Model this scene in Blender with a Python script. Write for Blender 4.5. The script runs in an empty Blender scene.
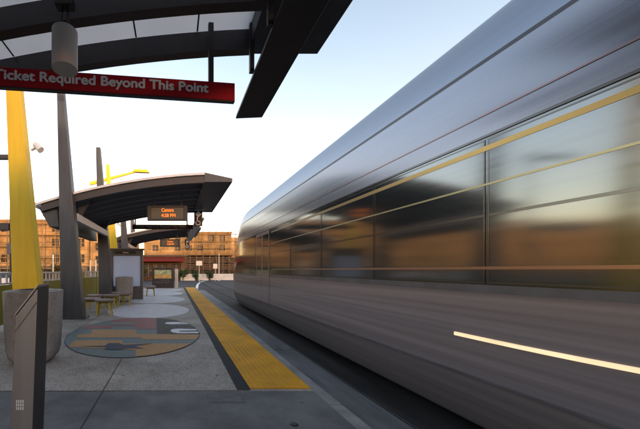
import bpy, bmesh, math, random
from mathutils import Vector, Matrix
random.seed(7)
R = math.radians
scene = bpy.context.scene
C = scene.collection

# ------------------------------------------------------------------ materials
def mat(name, col, rough=.6, metal=0., var=.0, scale=4., bump=0., bscale=30., stretch=(1,1,1), coord='Object',
        emit=None, estr=0., spec=None, col2=None, detail=4.):
    m = bpy.data.materials.new(name); m.use_nodes = True
    nt = m.node_tree; b = nt.nodes['Principled BSDF']
    b.inputs['Base Color'].default_value = (*col, 1)
    b.inputs['Roughness'].default_value = rough
    if rough >= .6 and spec is None: spec = .2
    b.inputs['Metallic'].default_value = metal
    if spec is not None: b.inputs['Specular IOR Level'].default_value = spec
    if emit:
        b.inputs['Emission Color'].default_value = (*emit, 1); b.inputs['Emission Strength'].default_value = estr
    tc = nt.nodes.new('ShaderNodeTexCoord'); mp = nt.nodes.new('ShaderNodeMapping')
    nt.links.new(tc.outputs[coord], mp.inputs['Vector']); mp.inputs['Scale'].default_value = stretch
    if var or col2:
        n = nt.nodes.new('ShaderNodeTexNoise'); n.inputs['Scale'].default_value = scale; n.inputs['Detail'].default_value = detail
        nt.links.new(mp.outputs[0], n.inputs['Vector'])
        cr = nt.nodes.new('ShaderNodeValToRGB'); nt.links.new(n.outputs['Fac'], cr.inputs['Fac'])
        c2 = col2 or tuple(min(1, c*(1+var)) for c in col)
        c1 = col if col2 else tuple(c*(1-var) for c in col)
        cr.color_ramp.elements[0].position = .32; cr.color_ramp.elements[1].position = .68
        cr.color_ramp.elements[0].color = (*c1, 1); cr.color_ramp.elements[1].color = (*c2, 1)
        nt.links.new(cr.outputs[0], b.inputs['Base Color'])
        rr = nt.nodes.new('ShaderNodeMapRange'); rr.inputs['To Min'].default_value = max(.02, rough*.8); rr.inputs['To Max'].default_value = min(1, rough*1.2)
        nt.links.new(n.outputs['Fac'], rr.inputs['Value']); nt.links.new(rr.outputs[0], b.inputs['Roughness'])
    if bump:
        n2 = nt.nodes.new('ShaderNodeTexNoise'); n2.inputs['Scale'].default_value = bscale; n2.inputs['Detail'].default_value = 5
        nt.links.new(mp.outputs[0], n2.inputs['Vector'])
        bp = nt.nodes.new('ShaderNodeBump'); bp.inputs['Strength'].default_value = bump; bp.inputs['Distance'].default_value = .02
        nt.links.new(n2.outputs['Fac'], bp.inputs['Height']); nt.links.new(bp.outputs[0], b.inputs['Normal'])
    return m

def spots(m, scale=2.6, size=.07, dark=.45, stain=.35):
    # trodden gum spots and soft stains
    nt = m.node_tree; b = nt.nodes['Principled BSDF']; src = b.inputs['Base Color'].links[0].from_socket
    tc = nt.nodes.new('ShaderNodeTexCoord'); v = nt.nodes.new('ShaderNodeTexVoronoi'); v.inputs['Scale'].default_value = scale; nt.links.new(tc.outputs['Object'], v.inputs['Vector'])
    r = nt.nodes.new('ShaderNodeMapRange'); r.inputs['From Min'].default_value = size*.6; r.inputs['From Max'].default_value = size; r.inputs['To Min'].default_value = dark
    nt.links.new(v.outputs['Distance'], r.inputs['Value'])
    n = nt.nodes.new('ShaderNodeTexNoise'); n.inputs['Scale'].default_value = .8; n.inputs['Detail'].default_value = 10; n.inputs['Roughness'].default_value = .7; nt.links.new(tc.outputs['Object'], n.inputs['Vector'])
    r2 = nt.nodes.new('ShaderNodeMapRange'); r2.inputs['From Min'].default_value = .35; r2.inputs['From Max'].default_value = .55; r2.inputs['To Min'].default_value = 1-stain; nt.links.new(n.outputs['Fac'], r2.inputs['Value'])
    mu = nt.nodes.new('ShaderNodeMath'); mu.operation = 'MULTIPLY'; nt.links.new(r.outputs[0], mu.inputs[0]); nt.links.new(r2.outputs[0], mu.inputs[1])
    sc = nt.nodes.new('ShaderNodeVectorMath'); sc.operation = 'SCALE'; nt.links.new(src, sc.inputs[0]); nt.links.new(mu.outputs[0], sc.inputs['Scale']); nt.links.new(sc.outputs[0], b.inputs['Base Color'])
def aggregate(name, base, dark, light, scale=70, rough=.8):
    """exposed-aggregate concrete: cell-to-cell pebble colour plus large worn patches"""
    m = mat(name, base, rough); nt = m.node_tree; b = nt.nodes['Principled BSDF']
    tc = nt.nodes.new('ShaderNodeTexCoord')
    v = nt.nodes.new('ShaderNodeTexVoronoi'); v.inputs['Scale'].default_value = scale
    nt.links.new(tc.outputs['Object'], v.inputs['Vector'])
    sep = nt.nodes.new('ShaderNodeSeparateColor'); nt.links.new(v.outputs['Color'], sep.inputs[0])
    cr = nt.nodes.new('ShaderNodeValToRGB'); nt.links.new(sep.outputs[0], cr.inputs['Fac'])
    e = cr.color_ramp.elements; e[0].color = (*dark, 1); e[1].color = (*light, 1)
    k = e.new(.3); k.color = (*base, 1); k = e.new(.75); k.color = (*[c*1.1 for c in base], 1)
    n = nt.nodes.new('ShaderNodeTexNoise'); n.inputs['Scale'].default_value = 1.1; n.inputs['Detail'].default_value = 7
    nt.links.new(tc.outputs['Object'], n.inputs['Vector'])
    r = nt.nodes.new('ShaderNodeMapRange'); r.inputs['From Min'].default_value = .3; r.inputs['From Max'].default_value = .7
    r.inputs['To Min'].default_value = .72; r.inputs['To Max'].default_value = 1.15; nt.links.new(n.outputs['Fac'], r.inputs['Value'])
    mx = nt.nodes.new('ShaderNodeVectorMath'); mx.operation = 'SCALE'
    nt.links.new(cr.outputs[0], mx.inputs[0]); nt.links.new(r.outputs[0], mx.inputs['Scale'])
    nt.links.new(mx.outputs[0], b.inputs['Base Color']); spots(m)
    bp = nt.nodes.new('ShaderNodeBump'); bp.inputs['Strength'].default_value = .35; bp.inputs['Distance'].default_value = .006
    nt.links.new(v.outputs['Distance'], bp.inputs['Height']); bp.invert = True
    nt.links.new(bp.outputs[0], b.inputs['Normal'])
    return m

def sheets(name, c1, c2, mortar, w, h, rough=.8, axis='XZ'):
    """sheathing boards / panels on a vertical wall (brick pattern laid in the wall's own x-z plane)"""
    m = mat(name, c1, rough); nt = m.node_tree; b = nt.nodes['Principled BSDF']
    tc = nt.nodes.new('ShaderNodeTexCoord'); sp = nt.nodes.new('ShaderNodeSeparateXYZ'); cb = nt.nodes.new('ShaderNodeCombineXYZ')
    nt.links.new(tc.outputs['Object'], sp.inputs[0]); nt.links.new(sp.outputs['X'], cb.inputs['X']); nt.links.new(sp.outputs['Z'], cb.inputs['Y'])
    br = nt.nodes.new('ShaderNodeTexBrick'); nt.links.new(cb.outputs[0], br.inputs['Vector'])
    br.inputs['Scale'].default_value = 1; br.inputs['Brick Width'].default_value = w; br.inputs['Row Height'].default_value = h
    br.inputs['Mortar Size'].default_value = .03; br.inputs['Bias'].default_value = 0
    br.inputs['Color1'].default_value = (*c1, 1); br.inputs['Color2'].default_value = (*c2, 1); br.inputs['Mortar'].default_value = (*mortar, 1)
    n = nt.nodes.new('ShaderNodeTexNoise'); n.inputs['Scale'].default_value = .6; n.inputs['Detail'].default_value = 8
    nt.links.new(tc.outputs['Object'], n.inputs['Vector'])
    r = nt.nodes.new('ShaderNodeMapRange'); r.inputs['From Min'].default_value = .3; r.inputs['From Max'].default_value = .7
    r.inputs['To Min'].default_value = .6; r.inputs['To Max'].default_value = 1.2; nt.links.new(n.outputs['Fac'], r.inputs['Value'])
    mx = nt.nodes.new('ShaderNodeVectorMath'); mx.operation = 'SCALE'
    nt.links.new(br.outputs['Color'], mx.inputs[0]); nt.links.new(r.outputs[0], mx.inputs['Scale']); nt.links.new(mx.outputs[0], b.inputs['Base Color'])
    return m

M = {}
M['aggregate'] = aggregate('exposed aggregate concrete', (.35,.315,.285), (.19,.172,.158), (.48,.44,.40), 95)
M['bin_concrete'] = aggregate('pebble concrete', (.33,.31,.295), (.22,.205,.195), (.42,.40,.38), 110)
M['smooth_concrete'] = mat('smooth dark concrete', (.145,.142,.148), .7, var=.25, scale=1.6, bump=.12, bscale=120, detail=9)
spots(M['smooth_concrete'], 2.2, .05, .5, .3)
M['cover'] = mat('worn cover plate', (.115,.112,.118), .7, var=.25, scale=12)
M['kerb'] = mat('kerb concrete', (.23,.225,.225), .8, var=.2, scale=5, bump=.2, bscale=90)
M['trackbed'] = mat('track slab concrete', (.15,.155,.165), .75, var=.28, scale=2.2, bump=.2, bscale=60, stretch=(2,.5,1), detail=8)
M['asphalt'] = mat('asphalt', (.055,.057,.062), .85, var=.25, scale=.5, bump=.3, bscale=200, detail=9)
M['train_shade'] = mat('shade under train', (.028,.026,.027), .8, var=.4, scale=2, stretch=(2,.3,1), detail=9)  # under-train shade painted into a dark, streaked slab colour
M['groove'] = mat('dark joint', (.05,.05,.052), .9)  # dark tone of the paving joints
M['rail'] = mat('rail steel', (.05,.043,.04), .8, .0, var=.2, scale=8)
M['yellow_tile'] = mat('tactile yellow', (.62,.30,.018), .65, var=.14, scale=2.5, detail=8)
spots(M['yellow_tile'], 5, .09, .6, .22)
M['dark_strip'] = mat('dark granite strip', (.022,.023,.028), .75, var=.3, scale=30)
M['paint_white'] = mat('road paint', (.72,.72,.7), .7, var=.1, scale=9)
M['disc'] = mat('pale terrazzo', (.47,.47,.51), .6, var=.1, scale=3, bump=.05, detail=8)
def mos(n, c): return mat(n, c, .6, var=.16, scale=14, detail=8)
M['m_teal'] = mos('mosaic teal', (.12,.15,.155)); M['m_ochre'] = mos('mosaic ochre', (.33,.185,.085)); M['m_mauve'] = mos('mosaic mauve', (.21,.09,.09))
M['m_grey'] = mos('mosaic grey green', (.15,.155,.14)); M['m_black'] = mos('mosaic black', (.022,.022,.03)); M['m_navy'] = mos('mosaic navy', (.04,.045,.075)); M['m_white'] = mos('mosaic white', (.6,.6,.64))
M['slate'] = mat('slate painted steel', (.038,.041,.051), .48, var=.3, scale=2.2, stretch=(3,3,.5), detail=8, bump=.02, bscale=300)
M['dark_steel'] = mat('dark painted steel', (.030,.026,.030), .5, var=.15, scale=3)
M['grey_steel'] = mat('grey painted steel', (.13,.13,.145), .5, var=.12, scale=3)
M['light_steel'] = mat('light painted steel', (.42,.42,.44), .5, var=.08, scale=4)
M['edge_metal'] = mat('pale roof metal', (.62,.62,.65), .5, .0, var=.08, scale=3)
M['yellow'] = mat('yellow painted steel', (.70,.47,.012), .55, var=.10, scale=2.2, stretch=(3,3,.4), detail=8, bump=.02, bscale=200)
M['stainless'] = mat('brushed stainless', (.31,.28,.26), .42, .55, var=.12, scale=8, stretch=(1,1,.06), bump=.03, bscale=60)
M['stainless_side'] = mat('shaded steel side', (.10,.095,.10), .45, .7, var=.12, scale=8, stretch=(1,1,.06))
M['chrome'] = mat('bright slot metal', (.85,.84,.82), .35, .2, var=.05)
M['red'] = mat('red sign enamel', (.52,.026,.034), .9, spec=.05, var=.06, scale=2)
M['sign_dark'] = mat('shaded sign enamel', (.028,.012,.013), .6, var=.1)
M['sign_white'] = mat('sign lettering white', (.95,.93,.92), .8, var=.03)
M['black'] = mat('black plastic', (.012,.012,.013), .45, var=.1)
M['cyl'] = mat('cream lamp housing', (.50,.48,.45), .5, var=.06, scale=4)
M['led_face'] = mat('display face', (.075,.062,.035), .4, var=.1, scale=6)
M['led'] = mat('amber led', (.9,.25,.03), .5, emit=(1,.22,.02), estr=.8)
M['olive'] = mat('olive panel', (.20,.175,.012), .5, var=.1, scale=2)
M['galv'] = mat('galvanised rail', (.5,.5,.52), .45, .5, var=.1)
M['seat'] = mat('stool seat', (.20,.16,.145), .6, var=.15, scale=9)
M['yellow_leg'] = mat('yellow leg', (.36,.29,.03), .5, var=.05)
M['blue_panel'] = mat('frosted blue panel', (.38,.47,.66), .35, var=.05, scale=1.5, emit=(.40,.52,.8), estr=.10)
M['kiosk'] = mat('kiosk bronze grey', (.105,.095,.088), .5, var=.1)
M['lamp_white'] = mat('white lamp paint', (.75,.74,.72), .5, var=.04)
M['post_white'] = mat('white post', (.62,.6,.56), .6, var=.06)
M['barrier'] = mat('white concrete barrier', (.52,.51,.49), .8, var=.15, scale=2)
M['osb'] = sheets('timber sheathing', (.36,.225,.105), (.25,.155,.07), (.08,.05,.03), 2.4, 1.2)
M['osb2'] = sheets('tan sheathing', (.34,.215,.10), (.23,.145,.065), (.08,.05,.03), 3.2, 1.5)
M['brown'] = sheets('brown wrap', (.085,.062,.05), (.06,.045,.038), (.03,.022,.02), 3.0, .75)
M['base_dark'] = sheets('dark block base', (.12,.09,.065), (.09,.07,.05), (.05,.04,.03), 1.2, .6)
M['opening'] = mat('dark opening', (.02,.016,.014), .5, var=.3, scale=1)
M['plank'] = mat('scaffold plank', (.26,.16,.07), .8, var=.2, scale=3)
M['tube'] = mat('scaffold tube', (.16,.12,.08), .5, .4, var=.1)
M['awning'] = mat('red awning', (.13,.016,.012), .7, var=.1)
M['shop'] = sheets('shop wall', (.14,.085,.05), (.11,.065,.04), (.05,.035,.025), .9, .4)
M['bark'] = mat('bark', (.08,.06,.045), .9, var=.3, scale=10)
M['leaf'] = mat('leaf', (.035,.055,.018), .7, var=.5, scale=3)
M['leaf2'] = mat('dry leaf', (.06,.058,.022), .7, var=.5, scale=3)
M['car_paint'] = mat('white car paint', (.7,.7,.7), .25, var=.02)
M['car_paint2'] = mat('silver car paint', (.35,.36,.38), .25, .5, var=.02)
M['glass'] = mat('dark glass', (.015,.017,.02), .08, spec=.8, var=.1)
M['rubber'] = mat('rubber', (.018,.018,.018), .8, var=.2)
M['poster_a'] = mat('poster green', (.10,.24,.16), .5, scale=7, col2=(.62,.60,.36))
M['poster_b'] = mat('poster yellow', (.72,.48,.12), .5, col2=(.30,.20,.10), scale=9)
M['roofdark'] = mat('roofing', (.1,.09,.08), .9, var=.2)

# translucent canopy sheet
def translucent():
    m = bpy.data.materials.new('translucent canopy sheet'); m.use_nodes = True; nt = m.node_tree
    for n in list(nt.nodes): nt.nodes.remove(n)
    o = nt.nodes.new('ShaderNodeOutputMaterial'); mx = nt.nodes.new('ShaderNodeMixShader'); d = nt.nodes.new('ShaderNodeBsdfDiffuse'); t = nt.nodes.new('ShaderNodeBsdfTranslucent')
    tc = nt.nodes.new('ShaderNodeTexCoord'); n = nt.nodes.new('ShaderNodeTexNoise'); n.inputs['Scale'].default_value = 1.5; n.inputs['Detail'].default_value = 6
    cr = nt.nodes.new('ShaderNodeValToRGB'); cr.color_ramp.elements[0].color = (.66,.66,.68,1); cr.color_ramp.elements[1].color = (.82,.82,.83,1)
    nt.links.new(tc.outputs['Object'], n.inputs['Vector']); nt.links.new(n.outputs['Fac'], cr.inputs['Fac'])
    nt.links.new(cr.outputs[0], d.inputs['Color']); nt.links.new(cr.outputs[0], t.inputs['Color'])
    mx.inputs[0].default_value = .72
    nt.links.new(d.outputs[0], mx.inputs[1]); nt.links.new(t.outputs[0], mx.inputs[2]); nt.links.new(mx.outputs[0], o.inputs[0])
    return m
M['sheet'] = translucent()

# coach finishes: brushed / lacquered along the length of the car
def coach(name, base, metal, rough, aniso, var=.12, coat=0., spec=.5):
    m = bpy.data.materials.new(name); m.use_nodes = True; nt = m.node_tree; b = nt.nodes['Principled BSDF']
    tc = nt.nodes.new('ShaderNodeTexCoord'); mp = nt.nodes.new('ShaderNodeMapping'); mp.inputs['Scale'].default_value = (1, .06, 7)
    nt.links.new(tc.outputs['Object'], mp.inputs['Vector'])
    n = nt.nodes.new('ShaderNodeTexNoise'); n.inputs['Scale'].default_value = 2.2; n.inputs['Detail'].default_value = 6
    nt.links.new(mp.outputs[0], n.inputs['Vector'])
    cr = nt.nodes.new('ShaderNodeValToRGB'); nt.links.new(n.outputs['Fac'], cr.inputs['Fac'])
    cr.color_ramp.elements[0].position = .3; cr.color_ramp.elements[1].position = .7
    cr.color_ramp.elements[0].color = (*[c*(1-var) for c in base], 1); cr.color_ramp.elements[1].color = (*[c*(1+var) for c in base], 1)
    nt.links.new(cr.outputs[0], b.inputs['Base Color'])
    b.inputs['Metallic'].default_value = metal; b.inputs['Specular IOR Level'].default_value = spec
    rr = nt.nodes.new('ShaderNodeMapRange'); rr.inputs['To Min'].default_value = rough*.7; rr.inputs['To Max'].default_value = rough*1.3
    nt.links.new(n.outputs['Fac'], rr.inputs['Value']); nt.links.new(rr.outputs[0], b.inputs['Roughness'])
    b.inputs['Anisotropic'].default_value = aniso
    tg = nt.nodes.new('ShaderNodeCombineXYZ'); tg.inputs['Y'].default_value = 1
    nt.links.new(tg.outputs[0], b.inputs['Tangent'])
    b.inputs['Coat Weight'].default_value = coat; b.inputs['Coat Roughness'].default_value = .15
    return m
M['t_lower'] = coach('coach lower silver', (.225,.205,.235), .35, .33, .75, .22)
M['t_skirt'] = coach('coach skirt grey', (.18,.16,.17), .3, .36, .75, .22)
M['t_band'] = coach('coach window band', (.19,.205,.22), .9, .115, .65, .06)
M['t_pane'] = coach('coach pane', (.195,.215,.23), .9, .105, .65, .06)
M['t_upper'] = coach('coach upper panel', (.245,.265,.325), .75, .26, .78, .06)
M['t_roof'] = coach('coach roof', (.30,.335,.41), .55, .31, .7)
M['t_line'] = mat('coach gutter', (.075,.075,.09), .45, var=.2)
M['t_seal'] = coach('coach window seal', (.125,.13,.135), .8, .22, .7)
M['t_under'] = mat('underframe', (.02,.019,.018), .8, var=.3)
def fade_streak(name, col, y_on, y_full, back, rough=.3, emit=0.):
    # light trail painted on the coach side as a stripe, fading towards the front
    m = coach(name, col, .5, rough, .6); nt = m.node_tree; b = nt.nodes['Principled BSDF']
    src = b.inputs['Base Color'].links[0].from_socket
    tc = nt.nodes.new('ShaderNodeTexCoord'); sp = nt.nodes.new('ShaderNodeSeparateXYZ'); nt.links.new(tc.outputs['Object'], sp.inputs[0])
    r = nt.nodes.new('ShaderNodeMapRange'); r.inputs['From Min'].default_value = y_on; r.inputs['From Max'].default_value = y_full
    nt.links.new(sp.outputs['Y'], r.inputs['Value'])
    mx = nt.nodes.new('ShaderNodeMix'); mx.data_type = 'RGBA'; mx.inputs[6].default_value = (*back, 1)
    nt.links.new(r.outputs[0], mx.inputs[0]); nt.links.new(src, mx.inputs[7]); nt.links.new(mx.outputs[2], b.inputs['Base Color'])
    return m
M['s_gold'] = fade_streak('gold light streak', (.46,.31,.10), 8.5, 2.8, (.20,.205,.22))
M['s_pale'] = fade_streak('pale light streak', (.42,.38,.22), 8.5, 3.0, (.20,.205,.22))
M['s_red'] = fade_streak('red light streak', (.33,.22,.23), 8.5, 2.6, (.24,.25,.285))
M['s_orange'] = fade_streak('orange light streak', (.33,.19,.12), 8.5, 2.0, (.20,.205,.22))
M['t_side'] = mat('side light trail', (.9,.75,.5), .3, emit=(1,.74,.44), estr=.85)  # glowing strip in place of a moving lamp's light trail
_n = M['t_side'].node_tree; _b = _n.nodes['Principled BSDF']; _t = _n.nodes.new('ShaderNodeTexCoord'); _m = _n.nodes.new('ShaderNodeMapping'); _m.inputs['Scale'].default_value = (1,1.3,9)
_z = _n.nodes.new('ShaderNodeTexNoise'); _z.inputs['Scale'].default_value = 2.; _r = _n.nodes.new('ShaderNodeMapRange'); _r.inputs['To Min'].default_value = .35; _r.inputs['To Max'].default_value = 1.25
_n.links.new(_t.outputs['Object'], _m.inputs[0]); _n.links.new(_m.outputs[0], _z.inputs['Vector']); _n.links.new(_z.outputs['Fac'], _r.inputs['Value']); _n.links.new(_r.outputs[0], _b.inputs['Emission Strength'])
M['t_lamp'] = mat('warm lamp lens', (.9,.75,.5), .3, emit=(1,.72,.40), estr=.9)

# ------------------------------------------------------------------ mesh helpers
class MB:
    def __init__(s): s.v = []; s.f = []; s.m = []
    def add(s, vs, fs, mi=0):
        o = len(s.v); s.v += [tuple(v) for v in vs]; s.f += [tuple(i+o for i in f) for f in fs]; s.m += [mi]*len(fs); return s
    def box(s, x0, x1, y0, y1, z0, z1, mi=0):
        return s.add([(x0,y0,z0),(x1,y0,z0),(x1,y1,z0),(x0,y1,z0),(x0,y0,z1),(x1,y0,z1),(x1,y1,z1),(x0,y1,z1)],
                     [(3,2,1,0),(4,5,6,7),(0,1,5,4),(1,2,6,5),(2,3,7,6),(3,0,4,7)], mi)
    def hexa(s, b, t, mi=0):
        return s.add(list(b)+list(t), [(3,2,1,0),(4,5,6,7),(0,1,5,4),(1,2,6,5),(2,3,7,6),(3,0,4,7)], mi)
    def prism(s, poly, z0, z1, mi=0):
        n = len(poly)
        return s.add([(x,y,z0) for x,y in poly]+[(x,y,z1) for x,y in poly],
                     [tuple(range(n-1,-1,-1)), tuple(range(n,2*n))]+[(i,(i+1)%n,n+(i+1)%n,n+i) for i in range(n)], mi)
    def tube(s, p, q, r0, r1=None, n=10, mi=0):
        p = Vector(p); q = Vector(q); r1 = r0 if r1 is None else r1
        d = (q-p).normalized(); a = d.orthogonal().normalized(); b = d.cross(a)
        vs = []
        for c, r in ((p,r0),(q,r1)):
            for i in range(n):
                t = 2*math.pi*i/n; vs.append(c+a*math.cos(t)*r+b*math.sin(t)*r)
        return s.add(vs, [tuple(range(n-1,-1,-1)), tuple(range(n,2*n))]+[(i,(i+1)%n,n+(i+1)%n,n+i) for i in range(n)], mi)
    def lathe(s, prof, n=24, c=(0,0), mi=0):
        vs = []; fs = []
        for r, z in prof:
            for i in range(n):
                t = 2*math.pi*i/n; vs.append((c[0]+r*math.cos(t), c[1]+r*math.sin(t), z))
        for k in range(len(prof)-1):
            for i in range(n): fs.append((k*n+i, k*n+(i+1)%n, (k+1)*n+(i+1)%n, (k+1)*n+i))
        fs.append(tuple(range(n-1,-1,-1))); fs.append(tuple((len(prof)-1)*n+i for i in range(n)))
        return s.add(vs, fs, mi)
    def build(s, name, mats, parent=None, smooth=None, bevel=0, loc=None):
        me = bpy.data.meshes.new(name); me.from_pydata(s.v, [], s.f)
        if not isinstance(mats, (list, tuple)): mats = [mats]
        for m in mats: me.materials.append(m)
        me.polygons.foreach_set('material_index', s.m)
        if smooth:
            me.polygons.foreach_set('use_smooth', [True]*len(s.f)); me.set_sharp_from_angle(angle=R(smooth))
        me.update()
        o = bpy.data.objects.new(name, me); C.objects.link(o)
        if parent: o.parent = parent
        if loc: o.location = loc
        if bevel:
            bv = o.modifiers.new('bevel', 'BEVEL'); bv.width = bevel; bv.segments = 2; bv.limit_method = 'ANGLE'; bv.angle_limit = R(35)
        return o
def tag(o, label=None, cat=None, group=None, kind=None):
    if label: o['label'] = label
    if cat: o['category'] = cat
    if group: o['group'] = group
    if kind: o['kind'] = kind
    return o
def empty(name, loc, label, cat, group=None, rz=0):
    o = bpy.data.objects.new(name, None); C.objects.link(o); o.location = loc; o.rotation_euler.z = rz; o.empty_display_size = .2
    return tag(o, label, cat, group)
def copy_tree(o, parent=None):
    c = o.copy(); C.objects.link(c)
    if parent: c.parent = parent
    for ch in list(o.children): copy_tree(ch, c)
    return c
def dup(o, loc, label, rz=None):
    c = copy_tree(o); c.location = loc; c['label'] = label
    if rz is not None: c.rotation_euler.z = rz
    return c
def text(name, s, size, m, parent, loc, rot=(R(90),0,0), bold=.0, ext=.002, width=None):
    cu = bpy.data.curves.new(name, 'FONT'); cu.body = s; cu.size = size; cu.extrude = ext; cu.align_x = 'LEFT'; cu.align_y = 'CENTER'
    t = bpy.data.objects.new(name, cu); C.objects.link(t)
    bpy.context.view_layer.update()
    me = bpy.data.meshes.new_from_object(t.evaluated_get(bpy.context.evaluated_depsgraph_get()))
    bpy.data.objects.remove(t); me.materials.clear(); me.materials.append(m)
    nv = len(me.vertices)
    if width:
        xs = [v.co.x for v in me.vertices]; k = width/(max(xs)-min(xs))
        for v in me.vertices: v.co.x = (v.co.x-min(xs))*k
    if bold:                                  # heavier stroke: the same letters laid again a hair to each side
        bm = bmesh.new()
        for i, (dx, dy) in enumerate(((0,0),(-bold,0),(bold,0),(0,bold*.8),(0,-bold*.8))):
            m2 = me.copy()
            for v in m2.vertices: v.co.x += dx; v.co.y += dy; v.co.z += i*.0004
            bm.from_mesh(m2); bpy.data.meshes.remove(m2)
        bm.to_mesh(me); bm.free()
    o = bpy.data.objects.new(name, me); C.objects.link(o); o.parent = parent; o.location = loc; o.rotation_euler = rot
    return o

# ------------------------------------------------------------------ camera
EYE = 1.25
cam = bpy.data.cameras.new('camera'); co = bpy.data.objects.new('camera', cam); C.objects.link(co)
co.location = (0, 0, EYE); co.rotation_euler = (R(90), 0, 0)
cam.sensor_width = 36; cam.lens = 36*300/640; cam.shift_x = 146/640; cam.shift_y = 55.5/640
cam.clip_start = .05; cam.clip_end = 6000
scene.camera = co

# ------------------------------------------------------------------ light
SUN_EL, SUN_AZ = 4.5, 148          # azimuth clockwise from +Y (straight ahead): behind the camera, to the right
w = bpy.data.worlds.new('World'); scene.world = w; w.use_nodes = True
nt = w.node_tree; bg = nt.nodes['Background']
sky = nt.nodes.new('ShaderNodeTexSky'); sky.sky_type = 'NISHITA'; sky.sun_disc = False
sky.sun_elevation = R(SUN_EL); sky.sun_rotation = R(SUN_AZ); sky.air_density = 1.0; sky.dust_density = 1.0; sky.ozone_density = 1.0
tint = nt.nodes.new('ShaderNodeMix'); tint.data_type = 'RGBA'; tint.blend_type = 'MULTIPLY'; tint.inputs[0].default_value = 1
tcw = nt.nodes.new('ShaderNodeTexCoord'); spw = nt.nodes.new('ShaderNodeSeparateXYZ'); rw = nt.nodes.new('ShaderNodeValToRGB')
nt.links.new(tcw.outputs['Generated'], spw.inputs[0]); nt.links.new(spw.outputs['Z'], rw.inputs['Fac'])
rw.color_ramp.elements[0].position = .0; rw.color_ramp.elements[0].color = (1.36, 1.0, .95, 1)
rw.color_ramp.elements[1].position = .75; rw.color_ramp.elements[1].color = (.93, .81, .77, 1)
e_ = rw.color_ramp.elements.new(.28); e_.color = (1.28, .98, .93, 1)
e_ = rw.color_ramp.elements.new(.5); e_.color = (1.16, .95, .90, 1)
nt.links.new(rw.outputs[0], tint.inputs[7])
nt.links.new(sky.outputs[0], tint.inputs[6]); nt.links.new(tint.outputs[2], bg.inputs['Color']); bg.inputs['Strength'].default_value = .95
sl = bpy.data.lights.new('sun', 'SUN'); so = bpy.data.objects.new('sun', sl); C.objects.link(so)
sl.energy = 3.8; sl.angle = R(.5); sl.color = (1, .74, .44)
sd = Vector((math.sin(R(SUN_AZ))*math.cos(R(SUN_EL)), math.cos(R(SUN_AZ))*math.cos(R(SUN_EL)), math.sin(R(SUN_EL))))
so.rotation_euler = (-sd).to_track_quat('-Z', 'Y').to_euler()
scene.view_settings.view_transform = 'Standard'; scene.view_settings.look = 'None'; scene.view_settings.exposure = 0

# ------------------------------------------------------------------ ground
STREET = -.36
g = MB().add([(-1500,-800,STREET),(1500,-800,STREET),(1500,3000,STREET),(-1500,3000,STREET)], [(0,1,2,3)]).build('street', M['asphalt']); tag(g, kind='structure')
PE = 21.3                                     # far end of the platform
g = MB().box(-3.9, 1.44, 3.104, PE, STREET+.004, 0).build('platform', M['aggregate']); tag(g, kind='structure')
g = MB().hexa([(-3.9,-14,STREET+.004),(1.44,-14,STREET+.004),(1.44,3.1,STREET+.004),(-3.9,3.1,STREET+.004)], [(-3.9,-14,0),(1.44,-14,0),(1.44,3.1,0),(-3.9,3.1,0)]).build('platform_front', M['smooth_concrete']); tag(g, kind='structure')
k = MB()
y = -14.
while y < PE-.01:
    y1 = min(PE, y+2.4); k.box(1.443, 1.575, y+.004, y1-.004, STREET+.004, -.003); y = y1
tag(k.build('kerb', M['kerb'], bevel=.012), kind='structure')
g = MB().add([(1.58,-40,STREET+.008),(6.6,-40,STREET+.008),(6.6,24,STREET+.008),(1.58,24,STREET+.008)], [(0,1,2,3)]).build('track_bed', M['trackbed']); tag(g, kind='structure')
g = MB().add([(2.46,-40,STREET+.0115),(6.4,-40,STREET+.0115),(6.4,26,STREET+.0115),(2.46,26,STREET+.0115)], [(0,1,2,3)]).build('train_shade_sheet', M['train_shade']); tag(g, kind='structure')  # dark sheet painted as the train's shade on the track
k = MB()
for x in (3.33, 4.77): k.box(x-.035, x+.035, -40, 60, STREET+.013, STREET+.03); k.box(x+.06, x+.11, -40, 60, STREET+.0135, STREET+.015)
tag(k.build('rails', M['rail']), kind='structure')
k = MB().add([(2.42,-20,STREET+.012),(2.45,-20,STREET+.012),(2.45,24,STREET+.012),(2.42,24,STREET+.012)], [(0,1,2,3)])
for yy in range(-6, 24, 3): k.add([(1.6,yy,STREET+.0125),(2.41,yy,STREET+.0125),(2.41,yy+.015,STREET+.0125),(1.6,yy+.015,STREET+.0125)], [(0,1,2,3)])
tag(k.build('slab_joints', M['groove']), kind='structure')
k = MB()                                      # sawn joints in the platform
def joint(p, q, wd=.008):
    p = Vector((*p,.004)); q = Vector((*q,.004)); n = (q-p).cross(Vector((0,0,1))).normalized()*wd
    k.add([p-n, q-n, q+n, p+n], [(0,1,2,3)])
joint((-.735,.5), (-.735,4.24), .0045)
joint((-3.9,3.08), (.79,3.11), .004)
for yy in (7.72, 11.15, 14.5, 17.9): joint((-3.3,yy), (.64,yy), .005)
joint((-2.05,4.0), (-2.05,PE), .004)
tag(k.build('platform_joints', M['groove']), kind='structure')
g = MB().box(.66, .798, 3.13, PE, -.05, .005).build('dark_edge_strip', M['dark_strip']); tag(g, kind='structure')
# tactile strip with truncated domes
k = MB(); y = 3.16
while y < PE-.3:
    k.box(.80, 1.436, y, y+.606, -.05, .012)
    y += .61
yy = 3.20
while yy < PE-.05:
    for i in range(10):
        x = .835+i*.063; n = 6
        vs = [(x+math.cos(2*math.pi*j/n)*r, yy+math.sin(2*math.pi*j/n)*r, z) for r, z in ((.017,.012),(.010,.018)) for j in range(n)]
        k.add(vs, [(j,(j+1)%n,n+(j+1)%n,n+j) for j in range(n)]+[tuple(range(n,2*n))])
    yy += .063
tag(k.build('tactile_paving', M['yellow_tile']), kind='structure')

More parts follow.
